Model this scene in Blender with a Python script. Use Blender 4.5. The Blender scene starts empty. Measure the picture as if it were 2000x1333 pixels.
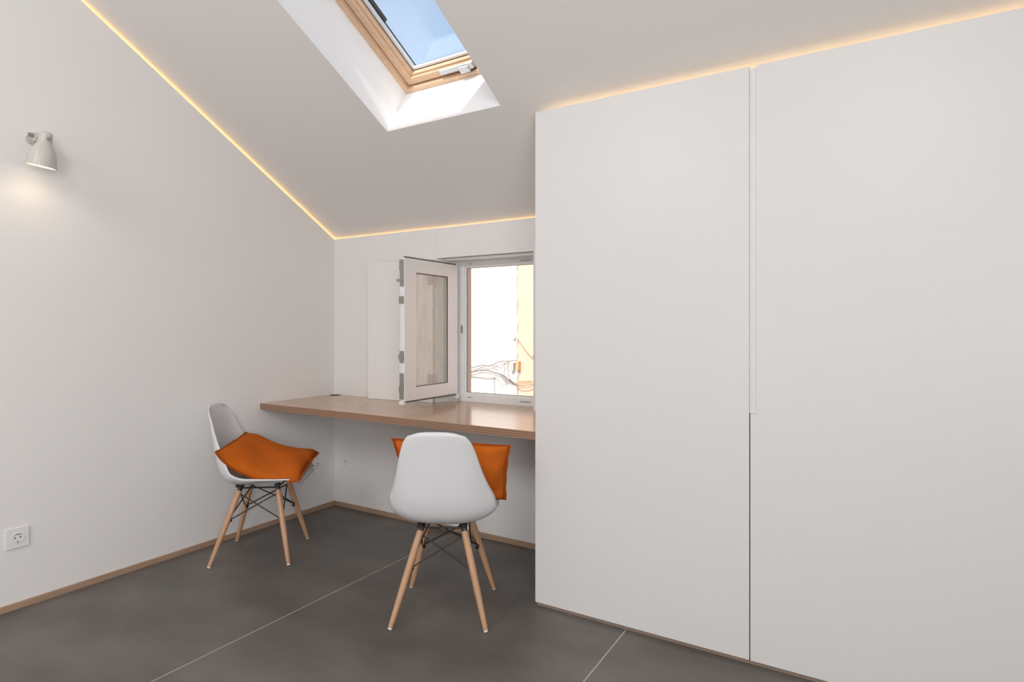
import bpy, bmesh, math, random
import numpy as np
from mathutils import Vector, Matrix
random.seed(7)
scene = bpy.context.scene
COL = scene.collection

# ------------------------------------------------------------------ camera
cam_d = bpy.data.cameras.new('camera'); cam = bpy.data.objects.new('camera', cam_d); COL.objects.link(cam)
cam.location = (3.127, -2.82, 1.2)
cam.rotation_euler = (math.radians(90), 0, math.radians(31.3))
cam_d.sensor_width = 36; cam_d.lens = 36*1160/2000; cam_d.shift_y = -25.5/2000
cam_d.clip_start = .02
scene.camera = cam
vs = scene.view_settings
vs.view_transform = 'Standard'; vs.look = 'None'; vs.gamma = 1; vs.use_curve_mapping = False
vs.exposure = 0.17
scene.cycles.use_denoising = True
scene.cycles.max_bounces = 7; scene.cycles.diffuse_bounces = 4; scene.cycles.glossy_bounces = 3; scene.cycles.use_adaptive_sampling = True; scene.cycles.adaptive_threshold = .06; scene.cycles.adaptive_min_samples = 16
scene.cycles.caustics_reflective = False; scene.cycles.caustics_refractive = False
scene.cycles.sample_clamp_indirect = 6

# ------------------------------------------------------------------ sky
SLOPE = .605                                  # roof pitch: ceiling z = Z0 - SLOPE*y
Z0 = 1.822
RIDGE = -3.3
world = bpy.data.worlds.new('sky'); scene.world = world; world.use_nodes = True
wn = world.node_tree; wn.nodes.clear()
wo = wn.nodes.new('ShaderNodeOutputWorld'); bg = wn.nodes.new('ShaderNodeBackground')
sky = wn.nodes.new('ShaderNodeTexSky'); sky.sky_type = 'NISHITA'; sky.sun_disc = False
sky.sun_elevation = math.radians(46); sky.sun_rotation = math.radians(171); sky.air_density = 1.0; sky.dust_density = 1.5; sky.ozone_density = 1.5
tc = wn.nodes.new('ShaderNodeTexCoord'); nz = wn.nodes.new('ShaderNodeTexNoise'); nz.inputs['Scale'].default_value = 3.2; nz.inputs['Detail'].default_value = 5; nz.inputs['Distortion'].default_value = .6
rp = wn.nodes.new('ShaderNodeValToRGB'); rp.color_ramp.elements[0].position = .42; rp.color_ramp.elements[1].position = .75
rp.color_ramp.elements[0].color = (0,0,0,1); rp.color_ramp.elements[1].color = (.45,.45,.45,1)
mx = wn.nodes.new('ShaderNodeMix'); mx.data_type = 'RGBA'
sc_ = wn.nodes.new('ShaderNodeMix'); sc_.data_type = 'RGBA'; sc_.blend_type = 'MULTIPLY'; sc_.inputs[0].default_value = 1; sc_.inputs[7].default_value = (.41,.34,.275,1)
wn.links.new(tc.outputs['Generated'], nz.inputs['Vector']); wn.links.new(nz.outputs['Fac'], rp.inputs['Fac'])
wn.links.new(sky.outputs['Color'], sc_.inputs[6]); wn.links.new(rp.outputs['Color'], mx.inputs[0])
wn.links.new(sc_.outputs[2], mx.inputs[6]); mx.inputs[7].default_value = (.85,.9,.95,1)
wn.links.new(mx.outputs[2], bg.inputs['Color']); bg.inputs['Strength'].default_value = 1.0
wn.links.new(bg.outputs[0], wo.inputs[0])

# ------------------------------------------------------------------ sun and added fill lamps
sd = Vector((-.21, 4.0*.8556-.5176, -4.0*.5176-.8556)).normalized()
sun_d = bpy.data.lights.new('sun', 'SUN'); sun_d.energy = 3.3; sun_d.angle = .009; sun_d.color = (1, .95, .88)
sun = bpy.data.objects.new('sun', sun_d); COL.objects.link(sun); sun.rotation_euler = sd.to_track_quat('-Z', 'Y').to_euler()
def area(name, loc, target, sx, sy, power, col=(1, 1, 1)):
    d = bpy.data.lights.new(name, 'AREA'); d.shape = 'RECTANGLE'; d.size = sx; d.size_y = sy; d.energy = power; d.color = col
    o = bpy.data.objects.new(name, d); COL.objects.link(o); o.location = loc
    o.rotation_euler = (Vector(target)-Vector(loc)).to_track_quat('-Z', 'Y').to_euler(); return o
# added area lamps filling the room, set at made-up windows behind the camera
nr = Vector((0, SLOPE, -1)).normalized()
for xr in (1.2, 3.4):
    p = Vector((xr, -4.6, Z0 - SLOPE*RIDGE - SLOPE*1.3)) + nr*.06
    area('roof_fill_lamp', p, p+nr, .9, 1.3, 31, (1, .99, .985))  # added lamp under a made-up roof window, for high light from behind
area('rear_fill_lamp', (2.6, -6.5, 1.35), (2.6, 0, 1.35), 2.6, 1.7, 21, (1, .99, .985))
area('side_fill_lamp', (4.6, -4.3, 1.5), (0, -4.1, 1.2), 1.9, 1.3, 62, (1, .99, .985))  # added to brighten the side wall; its window is made up

# ------------------------------------------------------------------ materials
MATS = {}
def mat(name, col, rough=.5, metal=0, spec=.5, noise=None, bump=None, emit=None, coat=0):
    m = bpy.data.materials.new(name); m.use_nodes = True; nt = m.node_tree; b = nt.nodes['Principled BSDF']
    b.inputs['Base Color'].default_value = (*col, 1); b.inputs['Roughness'].default_value = rough; b.inputs['Metallic'].default_value = metal
    b.inputs['Specular IOR Level'].default_value = spec; b.inputs['Coat Weight'].default_value = coat; b.inputs['Coat Roughness'].default_value = .17
    tcn = nt.nodes.new('ShaderNodeTexCoord')
    if noise:                                            # (scale, second colour, stretch, detail, (low, high))
        mp = nt.nodes.new('ShaderNodeMapping'); mp.inputs['Scale'].default_value = noise[2]
        n = nt.nodes.new('ShaderNodeTexNoise'); n.inputs['Scale'].default_value = noise[0]; n.inputs['Detail'].default_value = noise[3]
        r = nt.nodes.new('ShaderNodeValToRGB'); r.color_ramp.elements[0].position = noise[4][0]; r.color_ramp.elements[1].position = noise[4][1]
        r.color_ramp.elements[0].color = (*col, 1); r.color_ramp.elements[1].color = (*noise[1], 1)
        nt.links.new(tcn.outputs['Object'], mp.inputs['Vector']); nt.links.new(mp.outputs[0], n.inputs['Vector'])
        nt.links.new(n.outputs['Fac'], r.inputs['Fac']); nt.links.new(r.outputs['Color'], b.inputs['Base Color'])
    if bump:                                             # (scale, strength, distance)
        n2 = nt.nodes.new('ShaderNodeTexNoise'); n2.inputs['Scale'].default_value = bump[0]; n2.inputs['Detail'].default_value = 4
        bp = nt.nodes.new('ShaderNodeBump'); bp.inputs['Strength'].default_value = bump[1]; bp.inputs['Distance'].default_value = bump[2]
        nt.links.new(tcn.outputs['Object'], n2.inputs['Vector']); nt.links.new(n2.outputs['Fac'], bp.inputs['Height']); nt.links.new(bp.outputs[0], b.inputs['Normal'])
    if emit:
        b.inputs['Emission Color'].default_value = (*emit[0], 1); b.inputs['Emission Strength'].default_value = emit[1]
    MATS[name] = m; return m
I3 = (1, 1, 1)
mat('wall_paint', (.80, .785, .777), .85, spec=.25, noise=(.9, (.79, .777, .768), I3, 3, (.35, .65)), bump=(180, .08, .001))
mat('ceiling_paint', (.80, .78, .768), .85, spec=.2, bump=(160, .06, .001))
mat('shaft_paint', (.86, .86, .86), .8, spec=.2)
mat('wardrobe_lacquer', (.71, .703, .697), .36, spec=.4)
mat('handle_lacquer', (.72, .714, .708), .4)
mat('carcass_board', (.62, .6, .58), .6)
mat('concrete', (.096, .085, .076), .42, spec=.45, noise=(2.4, (.166, .149, .135), (1, 1.7, 1), 9, (.26, .74)), bump=(35, .06, .002))
mat('grout', (.50, .47, .43), .8)
mat('oak_strip', (.36, .235, .16), .5, noise=(6, (.43, .29, .20), (1, 1, 8), 4, (.3, .7)))
mat('beech', (.47, .265, .15), .4, noise=(14, (.56, .33, .195), (1.6, 1.6, .12), 5, (.3, .7)))
mat('plinth_oak', (.27, .20, .155), .5)
mat('pine', (.66, .44, .285), .45, noise=(5, (.74, .53, .37), (14, .7, 14), 4, (.3, .7)))
mat('plastic_white', (.69, .70, .715), .3, spec=.5)
mat('glide_white', (.75, .74, .72), .4)
mat('wire_black', (.012, .012, .013), .4)
mat('orange_fabric', (.47, .102, .008), .9, spec=.15, noise=(3, (.53, .122, .011), I3, 4, (.3, .7)), bump=(420, .25, .001))
mat('orange_seam', (.36, .075, .01), .9, spec=.1)
mat('pvc_white', (.79, .79, .79), .35)
mat('gasket_dark', (.12, .108, .1), .6)
mat('gasket_black', (.015, .014, .014), .6)
mat('steel', (.36, .34, .325), .42, metal=.7)
mat('spacer_silver', (.80, .82, .84), .35, metal=.3)
mat('latch_grey', (.62, .65, .66), .35, metal=.2)
mat('socket_white', (.80, .785, .775), .35)
mat('socket_dark', (.02, .02, .02), .5)
mat('lamp_enamel', (.56, .53, .49), .35)
mat('lamp_inside', (.9, .85, .75), .6)
mat('led_warm', (1, .8, .5), .5, emit=((1, .64, .25), 6.3))
mat('bulb_warm', (1, .85, .6), .5, emit=((1, .80, .50), 3.2))
mat('beige_plaster', (.55, .46, .40), .8)
mat('facade_white', (.86, .86, .85), .9, noise=(2.5, (.82, .815, .80), I3, 6, (.4, .7)), bump=(14, .4, .01))
mat('facade_ochre', (.69, .52, .42), .9, noise=(2.5, (.66, .49, .39), I3, 6, (.4, .7)), bump=(14, .3, .01))
mat('cable_dark', (.22, .20, .19), .6)
mat('cable_grey', (.42, .40, .38), .7)
mat('cable_brown', (.45, .28, .13), .7)
mat('box_grey', (.50, .48, .46), .7)
mat('box_rust', (.62, .38, .18), .7)
mat('street', (.3, .29, .28), .9)
mat('blind_white', (.85, .85, .84), .9)
# desk wood, plywood edge, glass
def desk_wood():
    m = mat('birch_top', (.44, .265, .15), .2, spec=.45, coat=.25, noise=(5, (.51, .325, .195), (.6, 9, 9), 5, (.25, .75))); return m
desk_wood()
m = mat('plywood_edge', (.30, .17, .10), .5); nt = m.node_tree; b = nt.nodes['Principled BSDF']
t_ = nt.nodes.new('ShaderNodeTexCoord'); w_ = nt.nodes.new('ShaderNodeTexWave'); w_.bands_direction = 'Z'; w_.inputs['Scale'].default_value = 30; w_.inputs['Distortion'].default_value = 1.2; w_.inputs['Detail'].default_value = 3; w_.inputs['Detail Scale'].default_value = .5
r_ = nt.nodes.new('ShaderNodeValToRGB'); r_.color_ramp.elements[0].color = (.22, .125, .075, 1); r_.color_ramp.elements[1].color = (.36, .225, .145, 1)
nt.links.new(t_.outputs['Object'], w_.inputs['Vector']); nt.links.new(w_.outputs['Fac'], r_.inputs['Fac']); nt.links.new(r_.outputs['Color'], b.inputs['Base Color'])
def glass(name, tint, gloss, dirt=0):
    m = bpy.data.materials.new(name); m.use_nodes = True; nt = m.node_tree; nt.nodes.clear()
    o = nt.nodes.new('ShaderNodeOutputMaterial'); tr = nt.nodes.new('ShaderNodeBsdfTransparent'); tr.inputs[0].default_value = (*tint, 1)
    gl = nt.nodes.new('ShaderNodeBsdfGlossy'); gl.inputs['Roughness'].default_value = .02; mx = nt.nodes.new('ShaderNodeMixShader'); mx.inputs[0].default_value = gloss
    nt.links.new(tr.outputs[0], mx.inputs[1]); nt.links.new(gl.outputs[0], mx.inputs[2]); last = mx
    if dirt:
        df = nt.nodes.new('ShaderNodeBsdfDiffuse'); df.inputs[0].default_value = (.76, .75, .73, 1)
        tc = nt.nodes.new('ShaderNodeTexCoord'); mp = nt.nodes.new('ShaderNodeMapping'); mp.inputs['Scale'].default_value = (1, 4, .7)
        n = nt.nodes.new('ShaderNodeTexNoise'); n.inputs['Scale'].default_value = 3.5; n.inputs['Detail'].default_value = 7; n.inputs['Distortion'].default_value = 1.4
        r = nt.nodes.new('ShaderNodeValToRGB'); r.color_ramp.elements[0].position = .35; r.color_ramp.elements[1].position = .72
        r.color_ramp.elements[0].color = (.10, .10, .10, 1); r.color_ramp.elements[1].color = (dirt, dirt, dirt, 1)
        m2 = nt.nodes.new('ShaderNodeMixShader')
        nt.links.new(tc.outputs['Object'], mp.inputs[0]); nt.links.new(mp.outputs[0], n.inputs['Vector']); nt.links.new(n.outputs['Fac'], r.inputs[0]); nt.links.new(r.outputs[0], m2.inputs[0])
        nt.links.new(last.outputs[0], m2.inputs[1]); nt.links.new(df.outputs[0], m2.inputs[2]); last = m2
    nt.links.new(last.outputs[0], o.inputs[0]); MATS[name] = m
glass('sky_glass', (.95, .97, .98), .06)
glass('dusty_glass', (.95, .96, .95), .09, .34)

# ------------------------------------------------------------------ mesh helpers
class MB:
    def __init__(s): s.v = []; s.f = []
    def add(s, vs, fs):
        k = len(s.v); s.v += [tuple(p) for p in vs]; s.f += [tuple(i+k for i in f) for f in fs]; return s
    def box(s, x0, x1, y0, y1, z0, z1, M=None):
        vs = [Vector((x, y, z)) for z in (z0, z1) for y in (y0, y1) for x in (x0, x1)]
        if M: vs = [M @ p for p in vs]
        return s.add(vs, [(0,2,3,1), (4,5,7,6), (0,1,5,4), (2,6,7,3), (0,4,6,2), (1,3,7,5)])
    def prism(s, poly, axis, a0, a1):
        n = len(poly)
        def P(u, v, a): return {'x': (a, u, v), 'y': (u, a, v), 'z': (u, v, a)}[axis]
        vs = [P(u, v, a0) for u, v in poly] + [P(u, v, a1) for u, v in poly]
        fs = [tuple(range(n-1, -1, -1)), tuple(range(n, 2*n))] + [(i, (i+1) % n, (i+1) % n+n, i+n) for i in range(n)]
        return s.add(vs, fs)
    def tube(s, pts, rads, seg=10, caps=True):
        pts = [Vector(p) for p in pts]; n = len(pts)
        if not hasattr(rads, '__len__'): rads = [rads]*n
        vs = []; ref = None
        for i in range(n):
            t = (pts[min(i+1, n-1)]-pts[max(i-1, 0)]).normalized()
            if ref is None: ref = Vector((0, 0, 1)) if abs(t.z) < .9 else Vector((1, 0, 0))
            a = (ref-t*ref.dot(t)).normalized(); b = t.cross(a); ref = a
            for k in range(seg):
                an = 2*math.pi*k/seg; vs.append(pts[i]+(a*math.cos(an)+b*math.sin(an))*rads[i])
        fs = [(i*seg+k, i*seg+(k+1) % seg, (i+1)*seg+(k+1) % seg, (i+1)*seg+k) for i in range(n-1) for k in range(seg)]
        if caps: fs += [tuple(range(seg-1, -1, -1)), tuple(range((n-1)*seg, n*seg))]
        return s.add(vs, fs)
    def build(s, name, m, parent=None, smooth=False, bevel=0, loc=None):
        me = bpy.data.meshes.new(name); me.from_pydata(s.v, [], s.f); me.update()
        bm = bmesh.new(); bm.from_mesh(me); bmesh.ops.recalc_face_normals(bm, faces=bm.faces)
        if bevel: bmesh.ops.bevel(bm, geom=list(bm.edges), offset=bevel, segments=2, affect='EDGES', profile=.6)
        bm.to_mesh(me); bm.free()
        if smooth:
            for p in me.polygons: p.use_smooth = True
            me.set_sharp_from_angle(angle=math.radians(40))
        me.materials.append(MATS[m]); o = bpy.data.objects.new(name, me); COL.objects.link(o)
        if parent: o.parent = parent
        if loc: o.location = loc
        return o
def tag(o, label, cat=None, group=None, kind=None):
    o['label'] = label
    if cat: o['category'] = cat
    if group: o['group'] = group
    if kind: o['kind'] = kind
    return o
def empty(name, loc=(0, 0, 0), rz=0):
    o = bpy.data.objects.new(name, None); COL.objects.link(o); o.location = loc; o.rotation_euler = (0, 0, rz); o.empty_display_size = .1; return o
def ceil(y): return Z0 - SLOPE*y if y >= RIDGE else Z0 - SLOPE*RIDGE + SLOPE*(y-RIDGE)
def vadd(a, b): return (a[0]+b[0], a[1]+b[1])

# ------------------------------------------------------------------ floor
YB = -6.6; XR = 4.66
fl = MB().box(-.3, XR+.2, YB-.2, .19, -.15, -.0007).build('floor', 'grout')
tag(fl, 'dark grey polished concrete floor in large slabs with thin pale joints', 'floor', kind='structure')
JX = [-.3, 1.036, 2.288, 3.54, XR+.2]
JY = [[YB, -2.9, .1], [YB, -4.1, -.43, .1], [YB, -2.9, .1], [YB, -4.1, .1]]
for i in range(4):
    for a, b_ in zip(JY[i][:-1], JY[i][1:]):
        MB().box(JX[i]+.0026, JX[i+1]-.0026, a+.0008, b_-.0008, -.03, 0).build('floor_slab', 'concrete', fl)

# ------------------------------------------------------------------ ceiling with the roof-window shaft, in slope coordinates
Q = math.hypot(1, SLOPE)
EDN = Vector((0, 1/Q, -SLOPE/Q)); EN = Vector((0, SLOPE/Q, 1/Q)); EX = Vector((1, 0, 0))
ORI = Vector((0, 0, Z0))
SK = .042                                       # the roof window sits very slightly askew
AB = -.600*Q; LEN = 1.58                          # lower edge of the opening, measured along the slope
def sl(x, a, p):                                 # x across, a down the slope from the back wall, p outwards
    return ORI + EX*(x + SK*min(0, a-AB if AB-1.6 < a <= AB+.001 else 0)) + EDN*a + EN*p
def slope_box(mb, x0, x1, a0, a1, p0, p1):
    vs = [sl(x, a, p) for p in (p0, p1) for a in (a0, a1) for x in (x0, x1)]
    return mb.add(vs, [(0,2,3,1), (4,5,7,6), (0,1,5,4), (2,6,7,3), (0,4,6,2), (1,3,7,5)])
def slope_quadring(mb, o, i, p0, p1):            # o, i = (x0, x1, a0, a1)
    def c(r, p): return [sl(r[0], r[2], p), sl(r[1], r[2], p), sl(r[1], r[3], p), sl(r[0], r[3], p)]
    vs = c(o, p0)+c(i, p0)+c(o, p1)+c(i, p1)
    fs = []
    for k in range(4):
        j = (k+1) % 4
        fs += [(k, j, 4+j, 4+k), (8+k, 12+k, 12+j, 8+j), (k, 8+k, 8+j, j), (4+k, 4+j, 12+j, 12+k)]
    return mb.add(vs, fs)
SX0, SX1, A0, A1 = 1.045, 1.719, AB-LEN, AB
PS = .285
c = MB(); AR = RIDGE*Q; AE = .19*Q
XO0, XO1 = -.35, XR+.3
def cpoly(p0, p1):
    ring_o = [(XO0, AR), (XO1, AR), (XO1, AE), (XO0, AE)]; ring_i = [(SX0, A0), (SX1, A0), (SX1, A1), (SX0, A1)]
    def pt(x, a, p, inner): return (sl(x, a, p) if inner else ORI+EX*x+EDN*a+EN*p)
    vs = [pt(x, a, p0, 0) for x, a in ring_o]+[pt(x, a, p0, 1) for x, a in ring_i]+[pt(x, a, p1, 0) for x, a in ring_o]+[pt(x, a, p1, 1) for x, a in ring_i]
    fs = []
    for k in range(4):
        j = (k+1) % 4
        fs += [(k, j, 4+j, 4+k), (8+k, 12+k, 12+j, 8+j), (k, 8+k, 8+j, j), (4+k, 4+j, 12+j, 12+k)]
    return vs, fs
c.add(*cpoly(0, .42))
ZR = Z0-SLOPE*RIDGE
c.prism([(RIDGE, ZR), (RIDGE, ZR+.45), (YB-.3, ZR+.45+SLOPE*(YB-.3-RIDGE)), (YB-.3, ZR+SLOPE*(YB-.3-RIDGE))], 'x', XO0, XO1)
ce = c.build('ceiling', 'ceiling_paint')
tag(ce, 'white sloping plaster ceiling rising from the low back wall', 'ceiling', kind='structure')
sh = slope_quadring(MB(), (SX0-.004, SX1+.004, A0-.004, A1+.004), (SX0+.001, SX1-.001, A0+.001, A1-.001), .001, PS).build('window_shaft', 'shaft_paint', ce)

# roof window
w2 = empty('window_2'); tag(w2, 'pine framed roof window set in the sloping ceiling above the desk', 'roof window', kind='structure')
def ring(name, m, d0, d1, p0, p1, parent, bev=0):
    return slope_quadring(MB(), (SX0+d0, SX1-d0, A0+d0, A1-d0), (SX0+d1, SX1-d1, A0+d1, A1-d1), p0, p1).build(name, m, parent, bevel=bev)
fr = ring('frame', 'pine', 0, .024, PS-.010, .41, w2)
ring('frame_rebate', 'pine', .024, .028, PS+.03, .41, fr)
sa = ring('sash', 'pine', .030, .064, PS+.012, .385, w2, .003)
ring('sash_bead', 'pine', .064, .074, PS+.030, .385, sa)
ring('gasket', 'gasket_black', .074, .0763, PS+.056, .385, sa)
ring('glazing_spacer', 'spacer_silver', .0763, .088, PS+.058, PS+.076, sa)
gp = slope_box(MB(), SX0+.073, SX1-.073, A0+.073, A1-.073, PS+.076, PS+.080).build('glass_pane', 'sky_glass', sa)
# black strips outside the glass, coloured for the shadow side of the exterior
mb = MB(); slope_box(mb, SX0+.082, SX0+.096, A0+.08, A1-.335, PS+.082, PS+.10); slope_box(mb, SX1-.096, SX1-.082, A0+.08, A1-.335, PS+.082, PS+.10); mb.build('painted_shade_strips', 'gasket_black', w2)
# latch on the lower rail
lt = MB(); xc = (SX0+SX1)/2+.02
slope_box(lt, xc-.10, xc+.075, A1-.066, A1-.044, PS-.002, PS+.014)
slope_box(lt, xc+.02, xc+.075, A1-.062, A1-.030, PS-.016, PS-.002)
slope_box(lt, xc+.075, xc+.10, A1-.070, A1-.040, PS-.010, PS+.014)
lt.build('latch', 'latch_grey', sa, bevel=.003)

# ------------------------------------------------------------------ walls
GAP = .021; LIP = .012
def sidepoly(off, y0, y1):
    ys = [y0] + ([RIDGE] if y1 < RIDGE < y0 else []) + [y1]
    return [(y0, -.15)] + [(y, ceil(y)-off) for y in ys] + [(y1, -.15)]
w = MB()
w.prism(sidepoly(GAP, LIP, YB), 'x', -LIP, 0)
w.prism(sidepoly(.075, .07, YB), 'x', -.075, -LIP)
w.prism(sidepoly(-.01, .19, YB-.3), 'x', -.35, -.075)
tag(w.build('wall_left', 'wall_paint'), 'white side wall with the wall lamp, rising under the sloping ceiling', 'wall', kind='structure')
w = MB(); w.prism(sidepoly(-.01, .19, -3.3), 'x', XR, XR+.3); w.prism(sidepoly(-.01, -5.3, YB-.3), 'x', XR, XR+.3); w.box(XR, XR+.3, -5.3, -3.3, -.15, .85); w.prism([(-3.3, 2.25), (-3.3, ceil(-3.3)+.01), (-5.3, ceil(-5.3)+.01), (-5.3, 2.25)], 'x', XR, XR+.3)
tag(w.build('wall_right', 'wall_paint'), 'white end wall beyond the wardrobe, outside the picture', 'wall', kind='structure')
w = MB(); w.box(-.35, 1.2, YB-.3, YB, -.15, ceil(YB)+.05); w.box(4.0, XR+.3, YB-.3, YB, -.15, ceil(YB)+.05); w.box(1.2, 4.0, YB-.3, YB, -.15, .4)
tag(w.build('wall_front', 'wall_paint'), 'white wall with an invented wide window behind the photographer', 'wall', kind='structure')
NX0, NX1, NY = .874, 1.548, .135                 # window niche
WT = .19
ZL = Z0-GAP
w = MB()
w.prism([(-.0, 0), (NX0, 0), (.942, NY), (.942, WT), (-.0, WT)], 'z', -.15, 1.715)
w.prism([(NX1, 0), (XR, 0), (XR, WT), (1.525, WT), (1.525, NY)], 'z', -.15, 1.715)
w.box(NX0, NX1, .0, WT, -.15, .7145)
w.box(.942, 1.525, NY, WT, .7145, .752)
w.box(.942, 1.525, .005, WT, 1.6205, 1.715)
w.prism([(NX0, .005), (.942, .005), (.942, NY)], 'z', 1.6205, 1.715); w.prism([(NX1, .005), (1.525, NY), (1.525, .005)], 'z', 1.6205, 1.715)
w.box(0, NX0, 0, LIP, 1.715, ZL); w.box(NX0, XR, .005, LIP+.004, 1.715, ZL)
wb = w.build('wall_back', 'wall_paint'); tag(wb, 'low white back wall with the window niche above the desk', 'wall', kind='structure')
ej = MB(); ej.box(.960, .9995, .1655, .194, .803, 1.57); ej.box(.990, .9995, .1525, .1660, .806, 1.566); ej.build('exterior_jamb', 'beige_plaster', wb)
# baseboards
bl = MB().box(0, .010, YB, 0, 0, .028).build('baseboard_left', 'oak_strip', bevel=.001); tag(bl, 'thin oak baseboard strip along the side wall', 'baseboard', kind='structure')
bb = MB().box(.010, 1.882, -.010, 0, 0, .028).build('baseboard_back', 'oak_strip', bevel=.001); tag(bb, 'thin oak baseboard strip along the back wall under the desk', 'baseboard', kind='structure')

# made-up windows with drawn blinds around the added fill lamps, behind the camera
w3 = empty('window_3'); tag(w3, 'invented wide rear window for an added fill lamp, outside the picture', 'window', kind='structure')
f = MB()
for x0, x1 in ((1.2, 1.27), (2.565, 2.635), (3.93, 4.0)): f.box(x0, x1, YB-.12, YB-.05, .4, ceil(YB)-.02)
f.box(1.2, 4.0, YB-.119, YB-.051, .4, .47); f.box(1.2, 4.0, YB-.119, YB-.051, ceil(YB)-.09, ceil(YB)); f.build('frame', 'pvc_white', w3)
MB().box(1.25, 3.95, YB-.18, YB-.17, .4, ceil(YB)).build('blind', 'blind_white', w3)
w6 = empty('window_6'); tag(w6, 'invented end wall window for an added fill lamp, with a drawn blind', 'window', kind='structure')
f = MB()
for y0, y1 in ((-5.3, -5.23), (-4.335, -4.265), (-3.37, -3.3)): f.box(XR+.05, XR+.12, y0, y1, .85, 2.25)
f.box(XR+.051, XR+.119, -5.3, -3.3, .85, .92); f.box(XR+.051, XR+.119, -5.3, -3.3, 2.18, 2.25); f.build('frame', 'pvc_white', w6)
MB().box(XR+.17, XR+.18, -5.3, -3.3, .85, 2.25).build('blind', 'blind_white', w6)
for k, xr in enumerate((1.2, 3.4)):
    wr = empty('window_%d' % (4+k)); tag(wr, 'invented rear roof window with a drawn white blind over an added fill lamp, %s of two behind the photographer' % ('nearer the side wall' if k == 0 else 'nearer the wardrobe end'), 'roof window', kind='structure')
    M = Matrix.Translation(Vector((xr, -4.6, ceil(-4.6)))) @ Matrix.Rotation(math.atan(SLOPE), 4, 'X')
    MB().box(-.45, .45, -.65, .65, -.02, -.005, M).build('blind', 'blind_white', wr)
    g = MB(); g.box(-.52, -.45, -.72, .72, -.045, 0, M); g.box(.45, .52, -.72, .72, -.045, 0, M); g.box(-.45, .45, .65, .72, -.045, 0, M); g.box(-.45, .45, -.72, -.65, -.045, 0, M); g.build('frame', 'pine', wr)

# ------------------------------------------------------------------ LED strips in the coves
t = math.atan(SLOPE)
def led_run(name, pts, label, r):
    o = MB().tube(pts, r, 8).build(name, 'led_warm'); return tag(o, label, 'light strip')
led_run('led_strip', [(-.058, y, ceil(y)-.0250) for y in (.03, -1.0, -2.0, -3.2)], 'warm glowing light strip along the top of the side wall', .0055)
led_run('led_strip', [(-.045, .050, 1.770), (1.9, .050, 1.770)], 'warm glowing light strip along the top of the back wall', .0055)
WZL = 2.0985
led_run('led_strip', [(1.92, -.515, WZL), (4.6, -.515, WZL)], 'warm glowing light strip above the white wardrobe doors', .0042)

# ------------------------------------------------------------------ wardrobe
WX0, WY, WZ = 1.879, -.574, 2.132
wd = empty('wardrobe', (WX0, WY, 0)); tag(wd, 'tall white built-in wardrobe with flush handleless doors beside the desk', 'wardrobe')
def L(o): o.location = (-WX0, -WY, 0); return o
RX = XR-.004
g = MB(); g.box(WX0+.002, WX0+.020, WY+.0225, -.012, .016, 1.69); g.box(RX-.018, RX, WY+.0225, -.012, .016, 1.69); g.box(WX0+.02, RX-.018, -.012, -.002, .016, 1.69); g.box(WX0+.02, RX-.018, WY+.0225, -.012, .016, .036)
g.box(WX0+.002, RX, WY+.0225, -.500, WZ-.065, WZ-.050)
for x in (2.751, 3.624): g.box(x-.03, x+.03, WY+.0235, WY+.06, .036, WZ-.066); g.box(x-.009, x+.009, WY+.06, -.012, .036, 1.69)  # front stiles and top board added to block strip light at door gaps
L(g.build('carcass', 'wardrobe_lacquer', wd))
# side panel follows the ceiling
L(MB().prism([(WY+.0225, .016), (WY+.0225, WZ-.051), (-.500, WZ-.066), (-.004, 1.75), (-.004, .016)], 'x', WX0+.0005, WX0+.0018).build('side_panel', 'wardrobe_lacquer', wd))
DZ0, HZ = .0155, .896
D = [(WX0, 2.7495), (2.7535, 3.622), (3.626, RX)]
for i, (x0, x1) in enumerate(D):
    if i == 1:
        poly = [(x0, DZ0), (x1, DZ0), (x1, WZ), (x0+.019, WZ), (x0+.019, HZ), (x0, HZ)]
    else: poly = [(x0, DZ0), (x1, DZ0), (x1, WZ), (x0, WZ)]
    d = L(MB().prism(poly, 'y', WY, WY+.022).build('door', 'wardrobe_lacquer', wd, bevel=.0012))
    if i == 1:
        h = MB(); h.box(x0-.0036, x0+.0185, WY+.0040, WY+.020, HZ+.001, WZ-.008); h.box(x0-.0030, x0+.0005, WY+.0008, WY+.0045, HZ+.001, WZ-.008)
        h.build('edge_pull', 'handle_lacquer', d)
L(MB().box(WX0+.004, RX, WY+.009, WY+.0225, 0, .0105).build('plinth', 'plinth_oak', wd))

# ------------------------------------------------------------------ desk
DT, DTH = .751, .036
dk = empty('desk', (.94, -.28, DT)); tag(dk, 'long wall-to-wall birch plywood desk top spanning under the window', 'desk')
def LD(o): o.location = (-.94, .28, -DT); return o
out = [(.001, -.572), (1.8765, -.572), (1.8765, -.001), (1.5465, -.001), (1.523, .1335), (.944, .1335), (.8765, -.001), (.001, -.001)]
LD(MB().prism(out, 'z', DT-.0012, DT).build('top_sheet', 'birch_top', dk))
LD(MB().prism(out, 'z', DT-DTH, DT-.0012).build('plywood_core', 'plywood_edge', dk))
g = MB().tube([(.062, -.048, DT-.002), (.062, -.048, DT+.0015)], .036, 28); gr = LD(g.build('cable_grommet', 'gasket_dark', dk)); tag(gr, 'dark round cable grommet')
MB().tube([(.062, -.048, DT+.0014), (.062, -.048, DT+.0022)], .027, 24).build('grommet_cap', 'socket_dark', gr)

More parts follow.
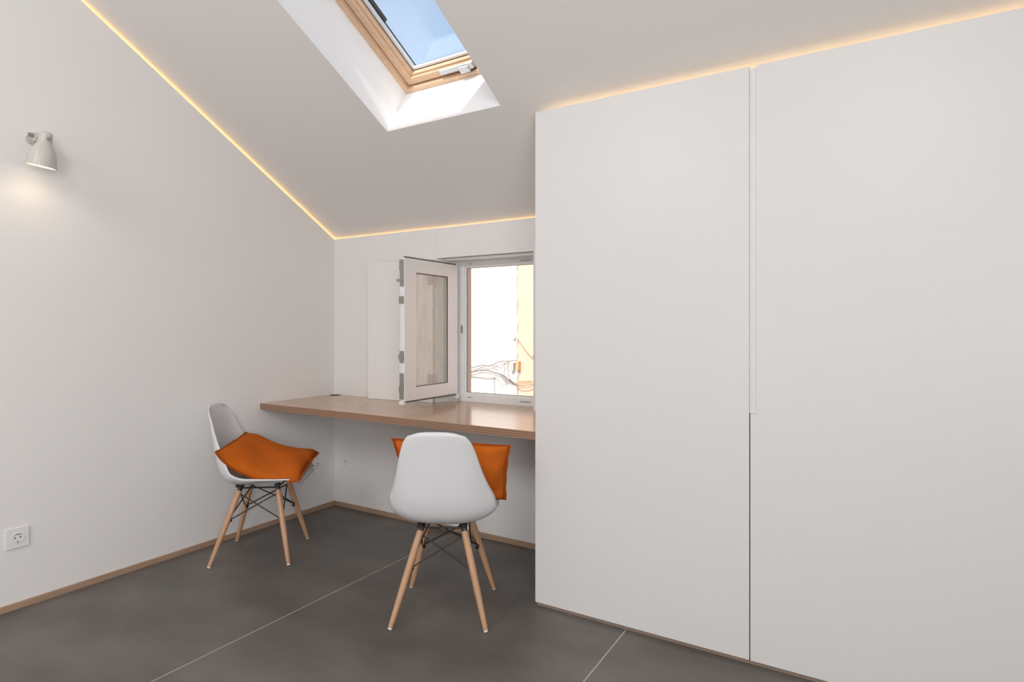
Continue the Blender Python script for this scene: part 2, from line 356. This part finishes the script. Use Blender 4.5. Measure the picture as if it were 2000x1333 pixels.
# ------------------------------------------------------------------ casement window
w1 = empty('window_1', (1.23, .15, DT)); tag(w1, 'small white casement window in the niche with its sash swung wide open', 'window', kind='structure')
def LW(o): o.location = (-1.23, -.15, -DT); return o
FX0, FX1, FZ0, FZ1 = .943, 1.5245, .752, 1.620
IX0, IX1, IZ0, IZ1 = .998, 1.471, .806, 1.566
def rect_ring(mb, o, i, y0, y1):
    def cc(r, y): return [(r[0], y, r[2]), (r[1], y, r[2]), (r[1], y, r[3]), (r[0], y, r[3])]
    vs = cc(o, y0)+cc(i, y0)+cc(o, y1)+cc(i, y1); fs = []
    for k in range(4):
        j = (k+1) % 4; fs += [(k, j, 4+j, 4+k), (8+k, 12+k, 12+j, 8+j), (k, 8+k, 8+j, j), (4+k, 4+j, 12+j, 12+k)]
    return mb.add(vs, fs)
wf = LW(rect_ring(MB(), (FX0, FX1, FZ0, FZ1), (IX0-.012, IX1+.012, IZ0-.012, IZ1+.016), .136, .165).build('frame', 'pvc_white', w1, bevel=.002))
rect_ring(MB(), (IX0-.012, IX1+.012, IZ0-.012, IZ1+.016), (IX0, IX1, IZ0, IZ1), .146, .152).build('frame_rebate', 'pvc_white', wf)
rect_ring(MB(), (IX0-.001, IX1+.001, IZ0-.001, IZ1+.001), (IX0+.0025, IX1-.0025, IZ0+.0025, IZ1-.0025), .1475, .1505).build('gasket', 'gasket_dark', wf)
MB().box(.915, FX1, .040, .136, 1.606, 1.6195).build('head_trim', 'pvc_white', wf, bevel=.002)
for (x0, x1, z0, z1) in ((1.015, 1.045, .775, .779), (1.385, 1.455, .772, .777), (1.385, 1.455, 1.588, 1.592), (1.02, 1.05, 1.588, 1.592)):
    MB().box(x0, x1, .1335, .1365, z0, z1).build('strike_plate', 'steel', wf)
MB().box(.969, .976, .127, .137, 1.17, 1.215).build('hinge', 'steel', wf)
lk = MB(); lk.box(1.486, 1.500, .128, .137, 1.03, 1.11); lk.tube([(1.493, .128, 1.06), (1.493, .112, 1.055), (1.488, .106, 1.035)], .004, 8); lk.build('lock_keep', 'gasket_dark', wf)
# sash, swung open square to the wall
SXa, SXb = .929, .962; SY0, SY1 = -.378, .104; SZ0, SZ1 = .800, 1.582
def ring_yz(mb, o, i, x0, x1):
    def cc(r, x): return [(x, r[0], r[2]), (x, r[1], r[2]), (x, r[1], r[3]), (x, r[0], r[3])]
    vs = cc(o, x0)+cc(i, x0)+cc(o, x1)+cc(i, x1); fs = []
    for k in range(4):
        j = (k+1) % 4; fs += [(k, j, 4+j, 4+k), (8+k, 12+k, 12+j, 8+j), (k, 8+k, 8+j, j), (4+k, 4+j, 12+j, 12+k)]
    return mb.add(vs, fs)
so = (SY0, SY1, SZ0, SZ1); si = (SY0+.098, SY1-.088, SZ0+.072, SZ1-.076)
ss = LW(ring_yz(MB(), so, si, SXa, SXb).build('sash', 'pvc_white', w1, bevel=.004)); tag(ss, 'white window sash swung open over the desk')
ring_yz(MB(), (si[0]-.001, si[1]+.001, si[2]-.001, si[3]+.001), (si[0]+.004, si[1]-.004, si[2]+.004, si[3]-.004), SXb-.014, SXb-.009).build('glazing_gasket', 'gasket_dark', ss)
MB().box(SXb-.019, SXb-.014, si[0]-.004, si[1]+.004, si[2]-.004, si[3]+.004).build('glass_pane', 'dusty_glass', ss)
MB().box(SXb-.024, SXb-.0205, si[1]-.016, si[1]-.012, si[2], si[3]).build('glazing_spacer', 'gasket_dark', ss)
MB().box(SXb-.017, SXb-.004, SY0+.012, SY1-.016, SZ1-.001, SZ1+.008).build('weather_seal', 'gasket_dark', ss)
MB().box(SXb-.017, SXb-.004, SY0+.012, SY1-.016, SZ0-.008, SZ0+.001).build('weather_seal', 'gasket_dark', ss)
MB().box(SXa+.004, SXb-.013, SY0-.0015, SY0+.001, SZ0+.03, SZ1-.03).build('lock_rail', 'pvc_white', ss)
for z0, z1, pr, x0 in ((1.512, 1.572, .006, .0), (1.425, 1.512, .004, .003), (1.452, 1.466, .008, -.018), (1.332, 1.372, .006, -.003), (1.010, 1.075, .005, .001), (1.030, 1.055, .007, -.006), (.868, .955, .005, .001), (.850, .885, .009, -.001), (.812, .850, .006, .001)):
    MB().box(SXa+x0, SXb-.004, SY0-pr, SY0, z0, z1).build('lock_bolt', 'steel', ss, bevel=.001)
MB().box(SXa-.004, SXb-.004, SY0-.004, SY0+.02, SZ0-.017, SZ0).build('corner_block', 'pvc_white', ss, bevel=.002)
MB().box(SXa+.004, SXb+.006, SY1-.012, SY1+.012, SZ0-.03, SZ0-.001).build('hinge', 'pvc_white', ss, bevel=.002)
MB().tube([(.955, SY0+.13, DT+.0045), (.972, SY0+.22, DT+.004), (.975, SY0+.32, DT+.006), (.962, SY1-.02, DT+.018)], .0016, 6).build('thin_grey_curve', 'cable_grey', ss)  # thin grey curve just above the desk, below the sash

# shutter folded back on the wall behind the sash
hx, hy = .870, -.014; fx, fy = .384, -.062
ang = math.atan2(fy-hy, fx-hx); WL = math.hypot(fx-hx, fy-hy)
sht = empty('window_shutter', (hx, hy, .7515), ang); tag(sht, 'plain white inside shutter folded back against the back wall behind the open sash', 'shutter')
MB().box(0, WL, -.011, .011, 0, .860).build('panel', 'wall_paint', sht, bevel=.0015)
for z in (.115, .705):
    h = MB(); h.box(-.004, .035, .0112, .0135, z, z+.055); h.tube([(-.008, .006, z-.004), (-.008, .006, z+.059)], .006, 10)
    h.build('hinge', 'steel', sht)

# ------------------------------------------------------------------ sockets
def arc(cx, cy, r, a0, a1, n): return [(cx+r*math.cos(a0+(a1-a0)*k/n), cy+r*math.sin(a0+(a1-a0)*k/n)) for k in range(n+1)]
def socket_face(parent, cx):                     # local frame: x along the wall, y out of the wall (-y = room), z up
    w_ = MB(); n = 28                                # collar of the round well
    for k in range(n):
        a, b_ = 2*math.pi*k/n, 2*math.pi*(k+1)/n
        P = lambda r, an, y: (cx+r*math.cos(an), y, r*math.sin(an))
        w_.add([P(.0215, a, -.0095), P(.0215, b_, -.0095), P(.0195, b_, -.0095), P(.0195, a, -.0095), P(.0215, a, -.007), P(.0215, b_, -.007), P(.0185, b_, -.0085), P(.0185, a, -.0085)], [(0, 1, 2, 3), (0, 4, 5, 1), (3, 2, 6, 7)])
    well = w_.build('socket_collar', 'socket_white', parent)
    MB().tube([(cx, -.0072, 0), (cx, -.0082, 0)], .0188, 24).build('socket_well', 'socket_white', parent)
    for dx in (-.0095, .0095): MB().tube([(cx+dx, -.0080, .002), (cx+dx, -.0089, .002)], .0028, 12).build('pin_hole', 'socket_dark', parent)
    for dz in (.0165, -.0165): MB().box(cx-.003, cx+.003, -.0105, -.008, dz-.0025, dz+.0025).build('earth_clip', 'steel', parent)
    MB().add([(cx+.0186*math.cos(a), -.0087, .0186*math.sin(a)) for a in np.linspace(.5, 2.64, 14)]+[(cx+.0168*math.cos(a), -.0087, .0168*math.sin(a)) for a in np.linspace(2.5, .64, 14)], [tuple(range(28))]).build('painted_rim_shade', 'gasket_dark', parent)  # dark arc paints the shade under the upper rim of the well
def outlet(name, loc, rz, wid, label):
    e = empty(name, loc, rz); tag(e, label, 'outlet')
    MB().box(-wid/2, wid/2, -.007, 0, -.0425, .0425).build('cover_plate', 'socket_white', e, bevel=.002); return e
o1 = outlet('wall_outlet', (0, -1.75, .303), math.radians(90), .083, 'white single power socket low on the side wall, below the lamp'); socket_face(o1, 0)
o2 = outlet('wall_outlet', (0, -.150, .292), math.radians(90), .083, 'white single power socket on the side wall in the corner behind the cushioned chair'); socket_face(o2, 0)
o3 = outlet('wall_outlet', (.183, 0, .300), 0, .218, 'wide white triple socket plate on the back wall under the desk')
socket_face(o3, -.068)
for cx in (.002, .070):
    MB().box(cx-.027, cx+.027, -.0083, -.006, -.027, .027).build('blank_module', 'socket_white', o3, bevel=.0012)
    MB().box(cx-.009, cx+.009, -.0088, -.008, .006, .016).build('jack_cover', 'socket_white', o3)

# ------------------------------------------------------------------ wall lamp
lp = empty('wall_lamp', (0, -1.70, 2.02)); tag(lp, 'small cream bell-shaped wall spotlight, lit, high on the side wall', 'lamp')
pl = MB(); pl.tube([(0, 0, 0), (.012, 0, 0)], .022, 24); pl.build('wall_plate', 'lamp_enamel', lp, smooth=True)
ar = MB(); ar.tube([(.012, 0, .0), (.045, 0, .0), (.126, 0, .0)], .0085, 12); ar.box(.030, .070, -.008, .008, -.016, .016); ar.build('arm', 'lamp_enamel', lp, smooth=True)
kn = MB(); kn.tube([(.045, -.026, .008), (.045, .012, .008)], .009, 12); kn.build('knob', 'steel', lp, smooth=True)
def lathe(prof, M, seg=36):
    mb = MB(); vs = []; n = len(prof)
    for r, z in prof:
        for k in range(seg): vs.append(M @ Vector((r*math.cos(2*math.pi*k/seg), r*math.sin(2*math.pi*k/seg), z)))
    mb.add(vs, [(i*seg+k, i*seg+(k+1) % seg, (i+1)*seg+(k+1) % seg, (i+1)*seg+k) for i in range(n-1) for k in range(seg)]); return mb
SM = Matrix.Translation((.150, .0, .006)) @ Matrix.Rotation(math.radians(10), 4, 'Y') @ Matrix.Rotation(math.radians(-4), 4, 'X') @ Matrix.Diagonal((.83, .83, .90, 1))
outer = [(.0, 0), (.020, .0), (.026, -.004), (.0285, -.012), (.0295, -.045), (.034, -.058), (.050, -.085), (.059, -.115), (.063, -.140), (.0645, -.163)]
shd = lathe(outer+[(.0625, -.163), (.061, -.14), (.057, -.115), (.048, -.086), (.032, -.06), (.0275, -.046), (.0, -.044)], SM).build('lamp_shade', 'lamp_enamel', lp, smooth=True)
lathe([(.0, -.0445), (.027, -.0465), (.0315, -.0605), (.0475, -.0865), (.0565, -.1155), (.0605, -.14), (.0618, -.161)], SM).build('reflector', 'lamp_inside', shd, smooth=True)
bl_ = lathe([(.0, -.163), (.02, -.1625), (.04, -.161), (.0605, -.1585), (.0605, -.155), (.0, -.153)], SM).build('bulb', 'bulb_warm', shd, smooth=True)
k2 = MB(); k2.tube([SM @ Vector((.034, -.0, -.030)), SM @ Vector((.050, -.0, -.030))], .006, 10); k2.build('knob', 'steel', shd)
ld = bpy.data.lights.new('wall_lamp_light', 'SPOT'); ld.energy = .38; ld.color = (1, .76, .50); ld.spot_size = math.radians(150); ld.spot_blend = .6; ld.shadow_soft_size = .04
lo = bpy.data.objects.new('wall_lamp_light', ld); COL.objects.link(lo); lo.parent = lp; lo.matrix_local = SM @ Matrix.Translation((0, 0, -.175))

# ------------------------------------------------------------------ chairs
def cat(xs, ys, q):                                # smooth (monotone-ish) interpolation
    xs = np.array(xs, float); ys = np.array(ys, float); m = np.gradient(ys, xs); i = np.clip(np.searchsorted(xs, q)-1, 0, len(xs)-2)
    h = xs[i+1]-xs[i]; u = (q-xs[i])/h
    return (2*u**3-3*u**2+1)*ys[i]+(u**3-2*u**2+u)*h*m[i]+(-2*u**3+3*u**2)*ys[i+1]+(u**3-u**2)*h*m[i+1]
def shell_mesh():
    #        u      z     halfwidth rise  forward
    P = [( .232, .394, .150, .002, .000), ( .228, .410, .172, .004, .000), ( .205, .420, .198, .008, .0), ( .130, .416, .217, .020, .0), ( .040, .400, .226, .042, .0),
         (-.050, .389, .228, .062, .010), (-.115, .396, .226, .080, .030), (-.160, .426, .220, .084, .058), (-.190, .485, .206, .058, .072),
         (-.208, .560, .188, .028, .064), (-.222, .640, .168, .010, .048), (-.236, .720, .146, .003, .034), (-.245, .762, .127, .0, .024), (-.249, .784, .105, -.002, .018), (-.250, .795, .074, -.004, .010)]
    P = np.array(P); s = np.concatenate([[0], np.cumsum(np.hypot(np.diff(P[:, 0]), np.diff(P[:, 1])))]); q = np.linspace(0, s[-1], 46)
    U, Z, W, RI, FW = (cat(s, P[:, k], q) for k in range(5)); T = np.linspace(-1, 1, 29)
    vs = []
    for i in range(len(q)):
        for t_ in T:
            e = abs(t_)**2.4
            vs.append((U[i]+FW[i]*e, W[i]*math.sin(t_*math.pi/2*.86)/math.sin(math.pi/2*.86), Z[i]+RI[i]*e))
    nT = len(T); fs = [(i*nT+k, i*nT+k+1, (i+1)*nT+k+1, (i+1)*nT+k) for i in range(len(q)-1) for k in range(nT-1)]
    return vs, fs
def thicken(vs, fs, th):
    me = bpy.data.meshes.new('seat_shell'); me.from_pydata(vs, [], fs); me.update()
    bm = bmesh.new(); bm.from_mesh(me); bmesh.ops.recalc_face_normals(bm, faces=bm.faces)
    bmesh.ops.solidify(bm, geom=bm.faces, thickness=th); bm.to_mesh(me); bm.free()
    for p in me.polygons: p.use_smooth = True
    return me
FEET = {(-1, -1): (-.196, -.192), (-1, 1): (-.196, .192), (1, -1): (.192, -.192), (1, 1): (.192, .192)}
TOPS = {(-1, -1): (-.078, -.088), (-1, 1): (-.078, .088), (1, -1): (.108, -.088), (1, 1): (.108, .088)}
ZT = .372
def make_chair(loc, rz, label):
    c = empty('shell_chair', loc, rz); tag(c, label, 'chair', 'white shell chairs at the desk')
    me = thicken(*shell_mesh(), .007); me.materials.append(MATS['plastic_white']); o = bpy.data.objects.new('seat_shell', me); COL.objects.link(o); o.parent = c
    def on(k, z): a = (z-.0)/ZT; return Vector((FEET[k][0]*(1-a)+TOPS[k][0]*a, FEET[k][1]*(1-a)+TOPS[k][1]*a, z))
    for k in FEET:
        lg = MB().tube([on(k, z) for z in (.006, .02, .15, .28, .345, .360)], [.0095, .0105, .0138, .0148, .0145, .012], 14).build('leg', 'beech', c, smooth=True)
        MB().tube([on(k, .0005), on(k, .008)], [.0085, .0098], 12).build('glide', 'glide_white', lg, smooth=True)
        top = on(k, .355); br = MB(); br.tube([on(k, .342), on(k, .374), Vector((top.x*.92, top.y*.9, .388))], [.0125, .0125, .016], 10)
        br.box(top.x-.014, top.x+.014, top.y-.011, top.y+.011, .376, .390); br.build('leg_bracket', 'wire_black', c)
    ks = [(-1, -1), (1, -1), (1, 1), (-1, 1)]
    for i in range(4):
        a, b_ = ks[i], ks[(i+1) % 4]
        for p, q in ((a, b_), (b_, a)):
            p0 = on(p, .338)*1.0; p0.x -= .010*p[0]; p0.y -= .010*p[1]; p1 = on(q, .212); d = (p1-p0).normalized()
            MB().tube([p0, p1-d*.012], .0032, 8).build('strut', 'wire_black', c, smooth=True)
        MB().tube([on(a, .370), on(b_, .370)], .0042, 8).build('top_rail', 'wire_black', c, smooth=True)
    for k in FEET:
        p = on(k, .212); inn = Vector((-p.x, -p.y, 0)).normalized(); MB().tube([p+inn*.008, p+inn*.022], .0072, 10).build('strut_bolt', 'wire_black', c, smooth=True)
        MB().tube([on(k, .338)+inn*.006, p+inn*.016], .0030, 8).build('strut', 'wire_black', c, smooth=True)
    return c
R1 = math.radians(36.6); R2 = math.radians(118.3)
ch1 = make_chair((.335, -.802, 0), R1, 'white shell chair in the corner by the side wall, seen side-on')
ch2 = make_chair((1.561, -.791, 0), R2, 'white shell chair with its back to the viewer, pulled up to the desk')

# ------------------------------------------------------------------ cushions
def cushion(name, loc, rz, corners, th, bend, label, wr, seed):
    """corners in the local frame: 00, 10, 11, 01; bend(p, q) = extra offset along the normal"""
    rnd = random.Random(seed); e = empty(name, loc, rz); tag(e, label, 'cushion', 'orange cushions on the chairs')
    C = [Vector(c_) for c_ in corners]; nrm = ((C[1]-C[0]).cross(C[3]-C[0])).normalized(); N = 30
    ph = [rnd.uniform(0, 6.28) for _ in range(8)]
    def base(a, b_):
        pin = .042; pa, pb = 2*a-1, 2*b_-1                      # edges pull in between the corners
        a2 = .5+.5*pa*(1-pin*(1-pb*pb)*abs(pa)); b2 = .5+.5*pb*(1-pin*1.3*(1-pa*pa)*abs(pb))
        p = C[0]*(1-a2)*(1-b2)+C[1]*a2*(1-b2)+C[2]*a2*b2+C[3]*(1-a2)*b2
        return p+nrm*bend(pa, pb)
    def thick(a, b_):
        pa, pb = abs(2*a-1), abs(2*b_-1); k = max(0, (1-pa**3.2))*max(0, (1-pb**3.2)); return th*k**.55
    def wrin(a, b_):
        return wr*(.5*math.sin(9*a+5*b_+ph[0])*math.sin(4*b_+ph[1])+.35*math.sin(17*a-11*b_+ph[2])*abs(2*a-1)**1.5+.3*math.sin(23*b_+6*a+ph[3])*abs(2*b_-1)**2)
    vs = []; fs = []
    for side in (1, -1):
        for i in range(N+1):
            for j in range(N+1):
                a, b_ = i/N, j/N; t_ = thick(a, b_); edge = min(1, t_/(.25*th))
                vs.append(base(a, b_)+nrm*(side*t_+wrin(a, b_)*edge))
    n1 = (N+1)**2
    for i in range(N):
        for j in range(N):
            q = [i*(N+1)+j, (i+1)*(N+1)+j, (i+1)*(N+1)+j+1, i*(N+1)+j+1]; fs.append(tuple(q)); fs.append(tuple(n1+k for k in reversed(q)))
    me = bpy.data.meshes.new('cover'); me.from_pydata(vs, [], fs); bm = bmesh.new(); bm.from_mesh(me); bmesh.ops.remove_doubles(bm, verts=bm.verts, dist=1e-5); bmesh.ops.recalc_face_normals(bm, faces=bm.faces); bm.to_mesh(me); bm.free()
    for p in me.polygons: p.use_smooth = True
    me.materials.append(MATS['orange_fabric']); o = bpy.data.objects.new('cover', me); COL.objects.link(o); o.parent = e
    # flat stitched flange round the edge
    loop = [(k/N, 0) for k in range(N)]+[(1, k/N) for k in range(N)]+[(1-k/N, 1) for k in range(N)]+[(0, 1-k/N) for k in range(N)]
    ctr = (C[0]+C[1]+C[2]+C[3])/4; fv = []; ff = []; n = len(loop)
    for idx, (a, b_) in enumerate(loop):
        p = base(a, b_); out_ = (p-ctr); out_ -= nrm*out_.dot(nrm); out_.normalize()
        wv = .0025*math.sin(idx*.45+ph[4])+.001*math.sin(idx*1.1+ph[5])
        p2 = p+out_*(.009+.0012*math.sin(idx*.8))+nrm*wv
        for pt in (p-out_*.006, p2):
            fv += [pt+nrm*.0018, pt-nrm*.0018]
    for k in range(n):
        a, b_ = 4*k, 4*((k+1) % n); ff += [(a, b_, b_+2, a+2), (a+1, a+3, b_+3, b_+1), (a+2, b_+2, b_+3, a+3), (a, a+1, b_+1, b_)]
    MB().add(fv, ff).build('seam_flange', 'orange_seam', o, smooth=True)
    return e
cu1 = cushion('cushion', ch1.location, R1, [(-.145, -.236, .578), (.246, -.205, .440), (.248, .185, .480), (-.138, .185, .622)], .045,
        lambda a, b_: -.042*(1-a*a)*(1-.55*b_)*(1-.35*a)+.012*a*b_, 'orange cushion lying flat across the seat of the corner chair', .014, 3)
cushion('cushion', ch2.location, R2, [(-.02, .16, .462), (-.02, -.255, .475), (-.125, -.280, .722), (-.125, .196, .745)], .055,
        lambda a, b_: .0, 'orange cushion standing upright against the backrest, behind the white chair back', .013, 5)

# the lying cushion rests on the seat: lift whatever would sink into the shell
from mathutils.bvhtree import BVHTree
sv, sf = shell_mesh(); seat_tree = BVHTree.FromPolygons([Vector(v) for v in sv], sf)
for part in [o for c_ in cu1.children for o in (c_, *c_.children)]:
    for v in part.data.vertices:
        if v.co.x > -.135:
            h_ = seat_tree.ray_cast(Vector((v.co.x, v.co.y, v.co.z+.06)), Vector((0, 0, -1)))[0]
            if h_ and v.co.z < h_.z+.010: v.co.z = h_.z+.010
    part.data.update()

# ------------------------------------------------------------------ outside: the house across the lane
FY = 4.0; XB = -.945
hs = empty('neighbour_house', (XB, FY, -3.2)); tag(hs, 'sunlit white and ochre house front across the lane, seen through the open window', 'building')
def LH(o): o.location = (-XB, -FY, 3.2); return o
edge_w = [(-9, -3.2), (XB, -3.2)]
z = -3.2
ed = []
rr = random.Random(4)
while z < 4.2: ed.append((XB+rr.uniform(-.012, .014), z)); z += .07
LH(MB().prism([(-9, -3.2)]+ed+[(-9, 4.2)], 'y', FY, FY+.3).build('white_plaster', 'facade_white', hs))
LH(MB().box(XB-.05, 7, FY+.03, FY+.3, -3.2, 4.2).build('ochre_plaster', 'facade_ochre', hs))
LH(MB().box(-1.72, -1.42, FY-.012, FY, .262, .292).build('window_sill', 'box_grey', hs))
st = MB().box(-9, 7, .19, FY+.3, -3.4, -3.2).build('lane', 'street'); tag(st, 'paved lane between the two houses, below the window', 'ground', kind='structure')
# pixel-measured points of the photograph carried onto the facade plane
CAMV = Vector((3.127, -2.82, 1.2)); aa = math.radians(31.3); FWD = Vector((-math.sin(aa), math.cos(aa), 0)); RGT = Vector((math.cos(aa), math.sin(aa), 0))
def fac(px, py, y=FY-.04):
    d = FWD+RGT*((px-1000)/1160)+Vector((0, 0, (641-py)/1160)); return CAMV+d*((y-CAMV.y)/d.y)
def cable(pts, r, m, label, y=FY-.04, grp='loose cables on the house front'):
    P = np.array([fac(*p, y) for p in pts]); s = np.arange(len(P), dtype=float); q = np.linspace(0, len(P)-1, (len(P)-1)*5+1)
    Pq = np.stack([cat(s, P[:, k], q) for k in range(3)], 1) if len(P) > 2 else P
    o = MB().tube([Vector(p) for p in Pq], r*.62, 6).build('cable', m, smooth=True); return tag(o, label, 'cable', grp)
cable([(860, 722), (918, 719), (940, 714), (956, 715), (975, 707), (992, 706), (1009, 704)], .010, 'cable_dark', 'dark upper cable strung across the white house front to the junction boxes')
cable([(870, 742), (920, 728), (945, 723), (965, 728), (985, 735), (1000, 747), (1010, 752)], .014, 'cable_dark', 'thick dark cable bundle arching over the middle of the white house front')
cable([(880, 728), (922, 725), (945, 716), (965, 715), (978, 719), (985, 712), (996, 706)], .007, 'cable_dark', 'thin dark cable crossing just under the upper cable', FY-.05)
cable([(870, 730), (925, 733), (950, 734), (968, 739), (985, 742), (1002, 748)], .006, 'cable_grey', 'pale grey cable running level under the thick bundle', FY-.03)
cable([(960, 716), (972, 724), (982, 736), (992, 741), (1006, 750)], .006, 'cable_dark', 'short dark cable dropping diagonally into the tangle', FY-.06)
cable([(985, 708), (986, 720), (984, 733), (988, 742)], .008, 'cable_dark', 'left of two short vertical cables hanging from the upper cable', FY-.07)
cable([(993, 706), (992, 720), (994, 735), (998, 744)], .008, 'cable_dark', 'right of two short vertical cables hanging from the upper cable', FY-.07)
cable([(966, 733), (974, 744), (984, 738), (993, 746), (985, 752), (972, 745), (978, 735)], .005, 'cable_grey', 'tangled grey loop of cable in the middle of the bundle', FY-.08)
cable([(978, 733), (988, 744), (998, 742), (1004, 750), (990, 748), (982, 740)], .005, 'cable_dark', 'tangled dark loop of cable at the right end of the bundle', FY-.09)
cable([(870, 733), (925, 736), (955, 739), (968, 737)], .010, 'cable_grey', 'thick pale conduit along the lower white house front', FY-.02)
cable([(968, 738), (976, 748), (995, 748), (1008, 753)], .005, 'cable_grey', 'pale thin cable hanging below the tangle', FY-.03)
cable([(1008, 751), (1015, 757), (1024, 758), (1034, 756), (1046, 750)], .009, 'cable_brown', 'brown cable sagging lowest across the ochre house front', FY-.02)
cable([(1006, 747), (1014, 750), (1026, 749), (1040, 747), (1046, 748)], .007, 'cable_brown', 'brown cable sagging slightly across the ochre house front', FY+.0)
cable([(1009, 745), (1020, 745), (1038, 744)], .005, 'cable_brown', 'straight brown cable above the sagging ones on the ochre house front', FY+.015)
cable([(1011, 663), (1020, 676), (1029, 688), (1038, 698), (1046, 705)], .007, 'cable_brown', 'single brown cable slanting down the ochre house front', FY+.01)
cable([(982, 752), (979, 760), (986, 766), (991, 758), (986, 752)], .004, 'cable_grey', 'pale round loop of cable low on the white house front', FY-.03)
cable([(965, 738), (965, 752), (967, 775), (967, 800)], .009, 'cable_grey', 'pale vertical conduit low on the white house front', FY-.02)
def fbox(px0, px1, py0, py1, d, m, label):
    a = fac(px0, py1, FY); b_ = fac(px1, py0, FY); o = MB().box(a.x, b_.x, FY-d, (FY-.0005 if m == 'box_grey' else FY+.0295), a.z, b_.z).build('junction_box', m, bevel=.005); return tag(o, label, 'junction box', 'boxes on the house front')
fbox(1000, 1007, 709, 724, .06, 'box_grey', 'grey junction box at the edge of the white plaster')
fbox(1010, 1015, 706, 723, .03, 'box_rust', 'rusty brown junction box beside the grey one')
fbox(1003, 1008, 658, 664, .03, 'box_grey', 'small grey clamp high on the edge of the white plaster')
